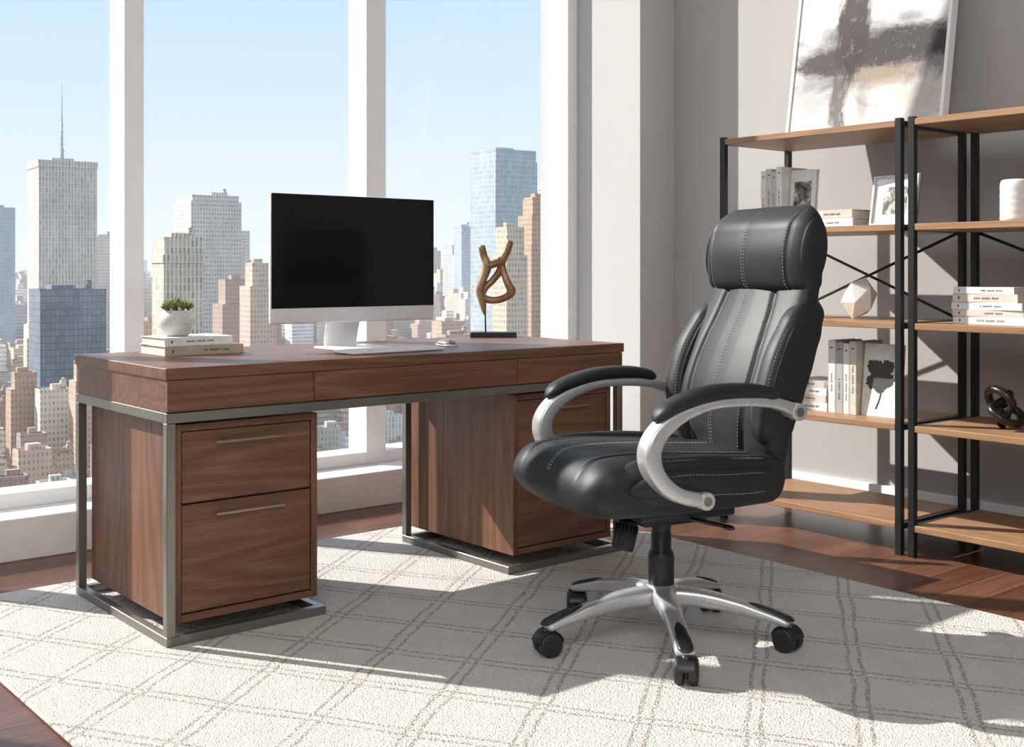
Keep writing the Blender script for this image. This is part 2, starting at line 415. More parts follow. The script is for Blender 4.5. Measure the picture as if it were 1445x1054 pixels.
sm.obj('figure',S,(0,0,0),[brM])
MB().cyl((-.0315,0,.018),(-.0335,0,.10),.0032,n=12).obj('support_rod',S,(0,0,0),[blackM])

# ------------------------------------------------------------------ office chair
CH=empty('office_chair',(1.081,-.813,0),math.radians(165.15)); tag(CH,'black leather executive swivel chair with silver arms and base','office chair')
def tab(tb):
    xs=[p[0] for p in tb]; ys=[p[1] for p in tb]
    def f(x):
        if x<=xs[0]: return ys[0]
        if x>=xs[-1]: return ys[-1]
        for i in range(len(xs)-1):
            if x<=xs[i+1]:
                h=xs[i+1]-xs[i]; t=(x-xs[i])/h
                def sl(j):
                    if j<=0: return (ys[1]-ys[0])/(xs[1]-xs[0])
                    if j>=len(xs)-1: return (ys[-1]-ys[-2])/(xs[-1]-xs[-2])
                    return (ys[j+1]-ys[j-1])/(xs[j+1]-xs[j-1])
                m0=sl(i)*h; m1=sl(i+1)*h
                return (2*t**3-3*t*t+1)*ys[i]+(t**3-2*t*t+t)*m0+(-2*t**3+3*t*t)*ys[i+1]+(t**3-t*t)*m1
    return f
class Pad:
    def __init__(s,s0,s1,top,bot,w,n=4,e0=.04,e1=.04,disp=None,mapf=None):
        s.s0,s.s1,s.top,s.bot,s.w,s.n,s.e0,s.e1,s.disp,s.map=s0,s1,tab(top),tab(bot),tab(w),n,e0,e1,disp,mapf
    def sec(s,q):
        k=1; d0=q-s.s0; d1=s.s1-q; e=0
        if d0<s.e0: k=math.sqrt(max(1e-4,1-((s.e0-d0)/s.e0)**2)); e=s.e0
        if d1<s.e1: k=math.sqrt(max(1e-4,1-((s.e1-d1)/s.e1)**2)); e=s.e1
        c=(s.top(q)+s.bot(q))/2; h=(s.top(q)-s.bot(q))/2
        return c,h*k,s.w(q)-(1-k)*e*.9,k
    def pt(s,q,b,side=1,off=0):
        c,h,w,k=s.sec(q); r=min(1,abs(b)/w)
        y=h*(1-r**s.n)**(1/s.n)
        dd=(s.disp(q,b)*k if s.disp and side>0 else 0)*min(1,y/(h+1e-6)*1.5)
        return V(s.map(q,b,c+side*y+dd+off*side))
    def mesh(s,m=70,n=176):
        mb=MB(); vs=[];fs=[]
        qs=[]
        for i in range(m):
            u=i/(m-1); v=.5-.5*math.cos(math.pi*u); qs.append(s.s0+(s.s1-s.s0)*(v*.85+u*.15))
        for q in qs:
            c,h,w,k=s.sec(q)
            for j in range(n):
                a=2*math.pi*j/n; ca,sa=math.cos(a),math.sin(a)
                ex=2/s.n
                b=w*math.copysign(abs(ca)**ex,ca); y=h*abs(sa)**ex
                sd=1 if sa>=0 else -1
                dd=(s.disp(q,b)*k if s.disp and sd>0 else 0)*min(1,y/(h+1e-6)*1.5)
                vs.append(s.map(q,b,c+sd*y+dd))
        for i in range(m-1):
            for j in range(n): fs.append([i*n+j,i*n+(j+1)%n,(i+1)*n+(j+1)%n,(i+1)*n+j])
        fs.append(list(range(n))[::-1]); fs.append([(m-1)*n+j for j in range(n)])
        mb.add(vs,fs,0,True); return mb
def dashes(mb,pts,dl=.0058,gap=.0028,r=.0008):
    P=[V(p) for p in pts]; fine=[]
    for i in range(len(P)-1):
        n=max(1,int((P[i+1]-P[i]).length/.0014))
        for k in range(n): fine.append(P[i].lerp(P[i+1],k/n))
    cur=[];d=0;on=True
    for i in range(1,len(fine)):
        d+=(fine[i]-fine[i-1]).length
        if on: cur.append(fine[i])
        if d>(dl if on else gap):
            if on and len(cur)>1: mb.sweep([cur[0],cur[-1]],r,r,None,5,2,2,0,0,False)
            cur=[];on=not on;d=0
def stuff(o): o['kind']='stuff'; return o
g=lambda b,b0,wd:math.exp(-((b-b0)/wd)**2)
mapback=lambda q,b,h:(h,b,q)
mapseat=lambda q,b,h:(q,b,h)
bgv=tab([(.44,.110),(.6,.132),(.75,.138),(.9,.122),(1.0,.105)])
def dback(q,b):
    b0=bgv(q); ab=abs(b)
    return -.009*g(ab,b0,.007)-.0035*g(b,0,.0045)+ (.004*min(1,max(0,(ab-b0)/.025)) if ab>b0 else .012*math.cos(min(1,ab/b0)*math.pi*.5))
back=Pad(.43,1.03,[(.43,-.20),(.50,-.185),(.6,-.172),(.69,-.182),(.8,-.222),(.92,-.280),(1.03,-.325)],
  [(.43,-.265),(.5,-.275),(.61,-.290),(.76,-.334),(.93,-.378),(1.03,-.395)],
  [(.43,.19),(.5,.222),(.6,.240),(.72,.246),(.85,.240),(.95,.230),(1.03,.228)],3.6,.035,.02,dback,mapback)
back.mesh(100,220).obj('backrest',CH,(0,0,0),[leather])
dhead=lambda q,b:-.003*g(b,0,.0045)-.005*g(abs(b),.180,.006)+.005*math.cos(min(1,abs(b)/.23)*math.pi/2)
head=Pad(.950,1.210,[(.950,-.302),(.985,-.285),(1.03,-.277),(1.08,-.277),(1.13,-.288),(1.17,-.303),(1.210,-.338)],[(.950,-.392),(1.0,-.404),(1.15,-.414),(1.21,-.406)],
  [(.950,.228),(1.0,.234),(1.12,.233),(1.21,.220)],3.1,.045,.068,dhead,mapback)
head.mesh(90,200).obj('headrest',CH,(0,0,0),[leather])
def dseat(q,b):
    ab=abs(b); b0=.158
    fd=min(1,max(0,(.35-q)/.06))
    return (-.009*g(ab,b0,.006)-.003*g(b,0,.0045))*(.5+.5*fd)+(.006*min(1,max(0,(ab-b0)/.03)) if ab>b0 else .004*math.cos(ab/b0*math.pi/2))
seat=Pad(-.275,.358,[(-.275,.53),(-.1,.540),(.1,.553),(.20,.556),(.28,.552),(.358,.535)],[(-.275,.385),(0,.384),(.1,.384),(.25,.388),(.358,.400)],
  [(-.275,.215),(-.1,.25),(.12,.266),(.27,.264),(.358,.250)],3.4,.05,.068,dseat,mapseat)
seat.mesh(110,200).obj('seat',CH,(0,0,0),[leather])
# bolsters
bp=[(-.366,.196,.955),(-.346,.204,.920),(-.306,.212,.86),(-.262,.218,.775),(-.232,.218,.69),(-.220,.208,.61),(-.226,.182,.545)]
bwd=[.020,.029,.036,.040,.040,.037,.026]; bth=[.026,.046,.062,.070,.068,.058,.032]
fy=lambda f,n=3.2,e=.012:(1-abs(f)**n)**(1/n)+e
def onbol(fo,sg,e=.012):
    return catmull([(a+t_*fy(fo,3.2,e)*.94,sg*(b+w_*fo),z+t_*fy(fo,3.2,e)*.33) for (a,b,z),t_,w_ in zip(bp[1:],bth[1:],bwd[1:])],70)
for sg in (1,-1):
    m=MB(); m.sweep([(a,sg*b,z) for a,b,z in bp],bwd,bth,(0,1,0),32,80,3.2,0,.05)
    bo=m.obj('back_bolster',CH,(0,0,0),[leather])
    m=MB(); m.tube(onbol(-.86,sg,-.01),.0032,m=70,n=8,rend=.006); m.obj('piping',bo,(0,0,0),[leather])
    m=MB(); m.tube(onbol(.88,sg,-.01),.0032,m=70,n=8,rend=.006); m.obj('piping',bo,(0,0,0),[leather])
    m=MB(); m.sweep([(.295,sg*.212,.476),(.18,sg*.240,.490),(0,sg*.248,.484),(-.15,sg*.238,.477),(-.26,sg*.20,.472)],
       [.024,.036,.040,.038,.024],[.044,.064,.068,.064,.044],(0,1,0),24,60,2.8,0,.06)
    m.obj('seat_bolster',CH,(0,0,0),[leather])
    m=MB(); m.sweep([(.26,sg*.266,.480),(.15,sg*.282,.490),(0,sg*.288,.484),(-.13,sg*.278,.478),(-.21,sg*.258,.474)],
       [.010,.014,.016,.014,.010],[.018,.034,.038,.034,.018],(0,1,0),20,50,2.4,0,.05)
    m.obj('seat_side_pad',CH,(0,0,0),[leather])
    m=MB(); m.ell((-.346,sg*.2255,1.080),(.044,.012,.092),0,28,18,(0,math.radians(-8),0)); m.obj('headrest_side_pad',CH,(0,0,0),[leather])
st=MB()
R_=lambda a,b,n:[a+(b-a)*i/(n-1) for i in range(n)]
for b in (-.005,.005): dashes(st,[head.pt(q,b,1,.0004) for q in R_(.965,1.195,30)])
for sg in (1,-1):
    dashes(st,[head.pt(q,sg*.170,1,.0004) for q in R_(.965,1.195,30)])
    dashes(st,[back.pt(q,sg*(bgv(q)-.014),1,.0005) for q in R_(.47,.965,60)])
for b in (-.005,.005): dashes(st,[back.pt(q,b,1,.0005) for q in R_(.5,.965,60)])
stuff(st.obj('back_stitching',CH,(0,0,0),[stitchM]))
st=MB()
for b in (-.005,.005): dashes(st,[seat.pt(q,b,1,.0005) for q in R_(-.15,.352,80)])
for sg in (1,-1):
    dashes(st,[seat.pt(q,sg*.144,1,.0005) for q in R_(-.18,.348,60)])
stuff(st.obj('seat_stitching',CH,(0,0,0),[stitchM]))
st=MB()
for sg in (1,-1):
    top_=[(.285,sg*.230,.518),(.18,sg*.262,.546),(0,sg*.272,.544),(-.15,sg*.262,.534),(-.25,sg*.224,.508)]
    dashes(st,catmull(top_,60))
    for dz in (.025,-.025): dashes(st,catmull([(.20,sg*.282,.486+dz*.6),(.12,sg*.298,.490+dz),(0,sg*.304,.484+dz),(-.11,sg*.294,.479+dz),(-.17,sg*.274,.476+dz*.6)],50))
    for fo in (.68,-.66): dashes(st,onbol(fo,sg))
stuff(st.obj('bolster_stitching',CH,(0,0,0),[stitchM]))
# arms
for sg in (1,-1):
    B=.298*sg
    m=MB(); m.sweep([(-.232,B,.656),(-.15,B,.684),(-.055,B,.692),(.04,B,.690),(.117,B,.672),(.185,B,.636),(.218,B,.590),(.217,B,.545),(.188,B,.500),(.135,B,.466),(.058,B,.447)],
       [.018,.022,.025,.026,.027,.028,.029,.029,.028,.025,.020],[.018,.015,.013,.013,.016,.021,.023,.023,.021,.019,.019],(0,1,0),24,90,5,0,.018)
    m.cyl((-.232,B-sg*.064,.656),(-.232,B-sg*.01,.656),.018,n=20); m.cyl((.055,B-sg*.06,.447),(.055,B-sg*.01,.447),.018,n=20)
    m.cyl((-.226,B-sg*.01,.657),(-.226,B+sg*.020,.657),.023,n=32,bev=.003); m.cyl((.062,B-sg*.01,.448),(.062,B+sg*.0215,.448),.023,n=32,bev=.003)
    arm=m.obj('armrest',CH,(0,0,0),[silver])
    for x,z,q in ((-.226,.657,.020),(.062,.448,.0215)):
        MB().cyl((0,0,0),(0,sg*.0012,0),.012,n=24,bev=.0005).obj('bolt',arm,(x,B+sg*q,z),[steel])
    p=MB(); p.sweep([(.208,B,.655),(.17,B,.683),(.11,B,.703),(.03,B,.718),(-.06,B,.720),(-.12,B,.713),(-.165,B,.699)],
       [.024,.032,.034,.035,.034,.033,.028],[.012,.018,.020,.020,.019,.018,.014],(0,1,0),24,60,2.6,0,.03)
    p.obj('arm_pad',arm,(0,0,0),[leather])
    s2=MB()
    for o in (.024,-.024):
        dashes(s2,catmull([(.17,B+o,.697),(.11,B+o,.7175),(.03,B+o,.7325),(-.06,B+o,.734),(-.12,B+o,.726),(-.15,B+o,.716)],40))
    stuff(s2.obj('pad_stitching',arm,(0,0,0),[stitchM]))
# mechanism
m=MB(); m.box((-.02,0,.368),(.30,.22,.026),0,.006,seg=2); m.box((-.01,0,.352),(.20,.11,.045),0,.012,seg=2)
for x in (-.08,.08):
    for y in (-.09,.09): m.cyl((x,y,.348),(x,y,.357),.008,n=12)
m.obj('tilt_mechanism',CH,(0,0,0),[plastic])
m=MB(); m.cyl((.115,.03,.375),(.128,.035,.345),.014,n=16); m.cyl((.125,.034,.352),(.148,.040,.275),.027,.030,n=24,bev=.004)
for i in range(16):
    a=2*math.pi*i/16; q=(V((.148,.040,.275))-V((.125,.034,.352))).to_track_quat('Z','Y')
    o=q@V((.0285*math.cos(a),.0285*math.sin(a),0)); m.cyl(V((.127,.0345,.342))+o,V((.146,.0395,.283))+o,.0025,n=6)
m.obj('tension_knob',CH,(0,0,0),[plastic])
m=MB(); m.tube([(-.02,.09,.358),(-.05,.16,.354),(-.07,.20,.352)],.006,m=14); m.ell((-.073,.215,.351),(.012,.024,.007),0)
m.obj('height_lever',CH,(0,0,0),[plastic])
m=MB(); m.lathe([(.034,.155),(.036,.16),(.036,.24),(.033,.25),(.028,.255),(.028,.30),(.026,.305),(.026,.315),(.0285,.32),(.0285,.338),(.024,.341)],n=32)
m.obj('gas_column',CH,(0,0,0),[plastic])
hub=MB(); hub.lathe([(.030,.085),(.044,.09),(.050,.11),(.050,.135),(.046,.152),(.040,.160),(.030,.162)],n=40)
hub.obj('base_hub',CH,(0,0,0),[silver])
for i in range(5):
    A=math.radians(68.2+72*i); d=V((math.cos(A),math.sin(A),0)); pn=V((-math.sin(A),math.cos(A),0))
    P=lambda r,z:d*r+V((0,0,z))
    m=MB(); m.sweep([P(.030,.130),P(.11,.128),P(.20,.114),P(.29,.092),P(.350,.075)],[.034,.029,.025,.025,.028],[.028,.024,.020,.015,.010],pn,20,40,3,0,.012)
    lg=m.obj('base_leg',CH,(0,0,0),[silver])
    m=MB(); m.sweep([P(.235,.124),P(.28,.112),P(.32,.099),P(.360,.084)],[.006,.016,.020,.020],[.004,.006,.006,.006],pn,16,24,2.6,0,.02)
    m.obj('leg_insert',lg,(0,0,0),[plastic])
    yaw=random.uniform(-.8,.8)+A
    cd=V((math.cos(yaw),math.sin(yaw),0)); cn=V((-math.sin(yaw),math.cos(yaw),0)); c=P(.348,.033)-cd*.008
    m=MB()
    for s_ in (1,-1):
        m.cyl(c+cn*s_*.006,c+cn*s_*.029,.033,n=32,bev=.005,mi=0)
        m.cyl(c+cn*s_*.029,c+cn*s_*.0305,.016,n=24,mi=1)
    m.cyl(c-cn*.01,c+cn*.01,.020,n=20,mi=1)
    arc=[c+cd*(.036*math.cos(a))+V((0,0,.036*math.sin(a))) for a in [math.radians(x) for x in range(10,171,10)]]
    m.sweep(arc,.026,.002,cn,12,30,4,1); m.cyl(P(.348,.055),P(.348,.075),.011,n=16,mi=1)
    m.obj('caster',CH,(0,0,0),[rubber,plastic])

# ------------------------------------------------------------------ shelving
SZ=[.105,.465,.835,1.195,1.575]
X0,X1=2.505,2.965
def shelf_unit(y0,y1):
    U=empty('shelving_unit',((X0+X1)/2,(y0+y1)/2,FZ)); cx,cy=(X0+X1)/2,(y0+y1)/2
    tag(U,'open shelving unit with black steel posts and brown wood shelves','shelving unit','matching open shelving units')
    p=.025; hx=(X1-X0)/2; hy=(y1-y0)/2; o=-FZ
    for sx in (-1,1):
        for sy in (-1,1):
            bx('post',U,(sx*hx-(p if sx>0 else 0),sy*hy-(p if sy>0 else 0),0),(sx*hx+(p if sx<0 else 0),sy*hy+(p if sy<0 else 0),1.583+o),blackM,.0015)
    for z in SZ:
        b=MB(); zt=z+o
        b.box((0,0,zt-.012),(2*hx-.004,2*hy-2*p,.024),0,.002)
        b.obj('shelf_board',U,(0,0,0),[shelfW])
        for sy in (-1,1):
            bx('side_rail',U,(-hx+p,sy*hy-(.022 if sy>0 else 0),zt-.023),(hx-p,sy*hy+(.022 if sy<0 else 0),zt-.002),blackM,.001)
    a=hy-p; za,zb=SZ[2]+o,SZ[3]+o-.024
    m=MB(); m.tube([(hx-.012,-a,za),(hx-.012,a,zb)],.006,m=2,smoothpath=False); m.obj('cross_brace',U,(0,0,0),[blackM])
    m=MB(); m.tube([(hx-.024,-a,zb),(hx-.024,a,za)],.006,m=2,smoothpath=False); m.obj('cross_brace',U,(0,0,0),[blackM])
    return U
shelf_unit(-.665,.187); shelf_unit(-1.60,-.693)

G2='books on the second shelf down'; G4='books on the lower shelf'; G3='books stacked on the middle shelf'
z=SZ[3]; y=.070
for i,(tk,h,c) in enumerate([(.026,.245,'white'),(.030,.252,'cream'),(.022,.240,'stone'),(.030,.258,'white')]):
    book(h,.17,tk-.001,c,(2.63,y-tk/2,z),0,False,'%s hardcover book standing upright with dark spine lettering'%c,G2,rndseed=i+3); y-=tk
photoM=NT('monochrome_print'); co=photoM.coord(); n1=photoM.noise(co,28,5,.6,.6); photoM.base(photoM.ramp(n1,[(.38,(.02,.02,.02)),(.5,(.16,.15,.14)),(.62,(.6,.58,.55))])); photoM.set(.5); photoM=photoM.m
def face_book(loc,W,H,Tk,label,group,print_fn):
    m=MB(); c=.0025
    m.box((c/2,0,H/2),(c,W,H),0,.0008); m.box((Tk-c/2,0,H/2),(c,W,H),0,.0008); m.box((Tk/2,W/2-c/2,H/2),(Tk-2*c,c,H),0,0); m.box((Tk/2,0,H/2),(Tk-2*c,W-.008,H-.006),1)
    o=m.obj('book',None,loc,[cov['white'],pagesM],(0,math.radians(6),0)); tag(o,label,'book',group); print_fn(o,W,H); return o
def pr1(o,W,H):
    bx('cover_picture',o,(-.0012,-W*.34,H*.16),(-.0002,W*.34,H*.80),photoM,0)
face_book((2.66,-.108,z),.125,.245,.02,'white art book facing out with a monochrome picture cover',G2,pr1)
zz=z
for i,(tk,h,c) in enumerate([(.034,.215,'white'),(.034,.19,'stone')]):
    book(h,.17,tk,c,(2.60,-.290-.01*i,zz),0,True,'%s book lying flat beside a picture frame'%c,G2,rndseed=i+11); zz+=tk
# picture frame
PF=empty('picture_frame',(2.62,-.555,z),0); PF.rotation_euler=(0,math.radians(9),math.radians(-8)); tag(PF,'silver photo frame with white mat holding a monochrome photograph','picture frame')
frM=plain('silver_frame',(.55,.54,.52),.35,.3)
m=MB()
for c_,s_ in (((0,-.102,.0975),(.014,.010,.195)),((0,.102,.0975),(.014,.010,.195)),((0,0,.005),(.014,.194,.010)),((0,0,.190),(.014,.194,.010))): m.box(c_,s_,0,.001)
m.obj('frame',PF,(0,0,0),[frM]); bx('mat_board',PF,(.003,-.098,.009),(.006,.098,.187),whiteP,0)
bx('photograph',PF,(.0015,-.055,.045),(.0030,.055,.150),photoM,0)
bx('back_panel',PF,(.0075,-.106,.001),(.012,.106,.194),blackM,.001)
MB().box((.035,0,.05),(.002,.05,.11),0,rot=(0,math.radians(-22),0)).obj('easel_back',PF,(0,0,0),[blackM])
cer=plain('white_ceramic',(.80,.78,.75),.45)
vp=[(.040,0),(.050,.004)]+[(.054+.0005*math.sin(i*1.6),.008+i*.0066) for i in range(20)]+[(.050,.146),(.042,.150),(.038,.148),(.040,.135),(.040,.12)]
tag(MB().lathe(vp,n=48).obj('vase',None,(2.68,-1.01,z),[cer]),'white ceramic cylinder vase with faint rings','vase')
# polyhedron
facM=plain('cream_facet',(.70,.63,.53),.55)
bm=bmesh.new(); bmesh.ops.create_icosphere(bm,subdivisions=1,radius=1)
me=bpy.data.meshes.new('geometric_ornament'); 
for v in bm.verts: v.co=V((v.co.x*.066,v.co.y*.070,v.co.z*.090))
bmesh.ops.rotate(bm,verts=bm.verts[:],cent=(0,0,0),matrix=Euler((.25,.35,.5)).to_matrix())
mz=min(v.co.z for v in bm.verts)
for v in bm.verts: v.co.z-=mz
bm.faces.ensure_lookup_table()
for i,f in enumerate(bm.faces): f.material_index=1 if i%5 in (1,3) else 0
bm.to_mesh(me); bm.free(); me.materials.append(cer); me.materials.append(facM)
ob=bpy.data.objects.new('geometric_ornament',me); COL.objects.link(ob); ob.location=(2.69,-.365,SZ[2]); tag(ob,'faceted white and cream polyhedron ornament','ornament')
zz=SZ[2]
for i,(tk,h,c) in enumerate([(.028,.27,'white'),(.024,.26,'cream'),(.026,.265,'white'),(.030,.24,'cream'),(.024,.22,'white')]):
    book(h,.19,tk,c,(2.60,-.95+.005*i,zz),math.radians([0,2,-1,1,3][i]),True,'%s hardcover book lying in a stack'%c,G3,rndseed=i+23); zz+=tk
# shelf 4
zz=SZ[1]
for i,(tk,h,c) in enumerate([(.034,.19,'white'),(.028,.18,'cream'),(.03,.185,'white'),(.028,.165,'stone')]):
    book(h,.18,tk,c,(2.62,-.170,zz),0,True,'%s book lying flat beside upright books'%c,G4,rndseed=i+31); zz+=tk
y=-.270
for i,(tk,h,c) in enumerate([(.034,.285,'white'),(.036,.28,'grey'),(.028,.275,'white'),(.032,.285,'cream')]):
    book(h,.18,tk-.001,c,(2.62,y-tk/2,SZ[1]),0,False,'tall %s hardcover book standing upright'%c,G4,rndseed=i+37); y-=tk
def bloom(o,W,H):
    m=MB(); R=random.Random(5)
    m.sweep([(-.0006,.012,H*.10),(-.0006,-.006,H*.3),(-.0006,.002,H*.5)],.0035,.0004,(0,1,0),6,12,2)
    for j,(cy,cz,rr) in enumerate(((0,.60,.050),(-.030,.50,.032),(.030,.48,.032),(.032,.68,.028),(-.032,.69,.028),(0,.42,.028))):
        for k in range(13):
            a=k*.483+R.random()*.2; l=rr*R.uniform(.85,1.1); w_=rr*.50
            pts=[]
            for q in range(12):
                th=2*math.pi*q/12; u=l*(.5+.5*math.cos(th)); v=w_*.5*math.sin(th)
                pts.append((-.0006-.00004*k-.0001*j,max(-W*.47,min(W*.47,cy+u*math.cos(a)-v*math.sin(a))),H*cz+u*math.sin(a)+v*math.cos(a)))
            m.add(pts,[list(range(12))],0,False)
    m.obj('cover_print',o,(0,0,0),[inkM])
face_book((2.64,-.482,SZ[1]),.15,.28,.045,'large white book facing out with a dark flower print cover',G4,bloom)
# knot sculpture
m=MB(); pts=[]
for i in range(160):
    a=2*math.pi*i/160
    pts.append(((.040+.021*math.cos(3*a))*math.cos(2*a),(.040+.021*math.cos(3*a))*math.sin(2*a),.030*math.sin(3*a)))
Rk=Euler((math.radians(62),.25,.3)).to_matrix()
m.sweep([Rk@V((p[0]*1.25,p[1]*1.25,p[2]*1.2)) for p in pts],.0135,.0135,None,12,160,2.6,0,0,False,True)
mz=min(v[2] for v in m.v); m.v=[(a,b,c-mz) for a,b,c in m.v]
tag(m.obj('knot_sculpture',None,(2.68,-.965,SZ[1]),[plain('gunmetal',(.05,.045,.04),.35,.7)]),'chunky dark metal interlaced knot sculpture','sculpture')

# painting leaning on top of the shelf
PW=.755; PH=.95
th=math.asin(.155/PH)
PT=empty('framed_painting',(2.945,-.200,1.575)); PT.rotation_euler=(0,th,0); tag(PT,'large abstract canvas in slim white frame leaning on the wall','painting')
t=NT('abstract_canvas'); co=t.coord(); sep=t.n('ShaderNodeSeparateXYZ'); t.l(co,sep.inputs[0]); Y,Z=sep.outputs[1],sep.outputs[2]
nA=t.noise(t.mapping(co,(1,3,6)),1.6,6,.65,.8); nB=t.noise(t.mapping(co,(1,16,5)),2.2,6,.7,.6); nC=t.noise(co,30,6,.7); nD=t.noise(t.mapping(co,(1,7,18)),2.0,6,.75,.4)
base=t.ramp(nA,[(.3,(.46,.455,.45)),(.5,(.72,.71,.70)),(.7,(.56,.54,.51))])
def blob(yc,zc,sy,sz,nz,amp,hard):
    a=t.math('POWER',t.math('ABSOLUTE',t.math('DIVIDE',t.math('SUBTRACT',Y,yc),sy)),2.0)
    b=t.math('POWER',t.math('ABSOLUTE',t.math('DIVIDE',t.math('SUBTRACT',Z,zc),sz)),2.0)
    d=t.math('ADD',t.math('ADD',a,b),t.math('MULTIPLY',t.math('SUBTRACT',nz,.5),amp))
    return t.math('MULTIPLY',t.math('SUBTRACT',1.0,d),hard,clamp=True)
M_=lambda f,k:t.math('MULTIPLY',f,k)
c=base
c=t.mix(M_(blob(.25,.22,.14,.16,nA,1.8,1.2),.7),c,(.42,.41,.42))
c=t.mix(M_(blob(-.26,.16,.14,.12,nD,2.0,1.2),.6),c,(.48,.44,.38))
c=t.mix(M_(blob(-.05,.36,.50,.17,nA,2.0,1.5),.92),c,(.20,.185,.205))
c=t.mix(M_(blob(-.08,.27,.22,.07,nD,2.6,1.3),.65),c,(.38,.28,.18))
c=t.mix(M_(blob(-.16,.38,.36,.095,nD,2.0,1.8),.96),c,(.040,.032,.034))
c=t.mix(M_(blob(.16,.35,.22,.075,nD,2.0,1.8),.93),c,(.055,.043,.042))
c=t.mix(M_(blob(.08,.49,.09,.27,nB,2.0,2.0),.96),c,(.040,.030,.028))
c=t.mix(M_(blob(.12,.15,.05,.20,nB,2.2,1.5),.88),c,(.11,.085,.078))
c=t.mix(M_(blob(.00,.17,.04,.14,nB,2.2,1.0),.6),c,(.27,.24,.22))
c=t.mix(M_(t.math('GREATER_THAN',nC,.60),.12),c,(.72,.71,.70))
t.base(c); t.set(.75); t.bump(nC,.3,.004); canM=t.m
bx('canvas',PT,(-.012,-PW/2+.014,.014),(.010,PW/2-.014,PH-.014),canM,.001)
for o in PT.children:
    for v in o.data.vertices: v.co+=o.location
    o.location=(0,0,0)
m=MB()
for c_,s_ in (((.004,-PW/2+.007,PH/2),(.044,.014,PH)),((.004,PW/2-.007,PH/2),(.044,.014,PH)),((.004,0,.007),(.044,PW-.028,.014)),((.004,0,PH-.007),(.044,PW-.028,.014))): m.box(c_,s_,0,.001)
m.obj('frame',PT,(0,0,0),[whiteP])

# ------------------------------------------------------------------ city outside
CX,CY=-1.317,-3.059
c_,s_=math.cos(math.radians(39.65)),math.sin(math.radians(39.65))
def W(L_,D_): return (CX+c_*L_+s_*D_, CY-s_*L_+c_*D_)
GZ=-120
HAZE_TINT=(.70,.74,.78)
def facade(name,su,sv,wu,wv,wcol,rough=.7,fixed=None):
    t=NT(name); tc=t.n('ShaderNodeTexCoord'); so=t.n('ShaderNodeSeparateXYZ'); t.l(tc.outputs['Object'],so.inputs[0])
    sn=t.n('ShaderNodeSeparateXYZ'); t.l(tc.outputs['Normal'],sn.inputs[0])
    isx=t.math('GREATER_THAN',t.math('ABSOLUTE',sn.outputs[0]),.5)
    u=t.math('ADD',t.math('MULTIPLY',so.outputs[1],isx),t.math('MULTIPLY',so.outputs[0],t.math('SUBTRACT',1.0,isx)))
    inv=t.math('LESS_THAN',t.math('ABSOLUTE',sn.outputs[2]),.5)
    uu=t.math('DIVIDE',t.math('ADD',u,9000 if fixed else 1000),su); vv=t.math('DIVIDE',t.math('ADD',so.outputs[2],500),sv)
    fu=t.math('FRACT',uu); fv=t.math('FRACT',vv)
    mk=t.math('MULTIPLY',t.math('LESS_THAN',t.math('ABSOLUTE',t.math('SUBTRACT',fu,.5)),wu/2),t.math('LESS_THAN',t.math('ABSOLUTE',t.math('SUBTRACT',fv,.5)),wv/2))
    mk=t.math('MULTIPLY',mk,inv)
    oi=t.n('ShaderNodeObjectInfo'); 
    if fixed:
        rgb=t.n('ShaderNodeRGB'); rgb.outputs[0].default_value=(*fixed[0],1); ocol=rgb.outputs[0]
        vl=t.n('ShaderNodeValue'); vl.outputs[0].default_value=fixed[1]; hz=vl.outputs[0]
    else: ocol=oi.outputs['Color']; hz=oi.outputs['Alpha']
    cv=t.n('ShaderNodeCombineXYZ'); t.l(t.math('FLOOR',uu),cv.inputs[0]); t.l(t.math('FLOOR',vv),cv.inputs[1]); t.l(oi.outputs['Random'],cv.inputs[2])
    wn=t.n('ShaderNodeTexWhiteNoise'); t.l(cv.outputs[0],wn.inputs['Vector'])
    wc=t.mix(t.math('ADD',t.math('MULTIPLY',wn.outputs['Value'],.5),.18),wcol,ocol)
    base=t.mix(mk,ocol,wc)
    wx=t.noise(t.mapping(tc.outputs['Object'],(.15,.15,.05)),1,3)
    base=t.mix(.5,base,t.mix(1.0,base,t.ramp(wx,[(.3,(.72,.70,.68)),(.7,(1.15,1.12,1.08))]),'MULTIPLY'))
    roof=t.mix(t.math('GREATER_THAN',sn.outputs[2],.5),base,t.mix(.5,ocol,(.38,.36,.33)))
    t.base(t.mix(hz,roof,HAZE_TINT)); t.set(rough)
    t.b.inputs['Emission Color'].default_value=(.78,.82,.88,1); t.l(t.math('MULTIPLY',hz,.45),t.b.inputs['Emission Strength'])  # air haze painted into the facade: tint over the walls plus a faint glow
    return t.m
ST={'punched':(1.6,2.4,.46,.50,(.11,.11,.12)),'ribbed':(1.7,3.0,.50,.86,(.16,.16,.17)),'band':(5,2.6,.96,.42,(.15,.16,.18)),'glass':(2.0,3.0,.84,.82,(.20,.27,.34))}
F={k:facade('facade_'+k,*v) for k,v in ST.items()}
hazef=lambda D_:min(.75,1-math.exp(-D_/2800.))  # share of painted haze, rising with distance
heroes=[]
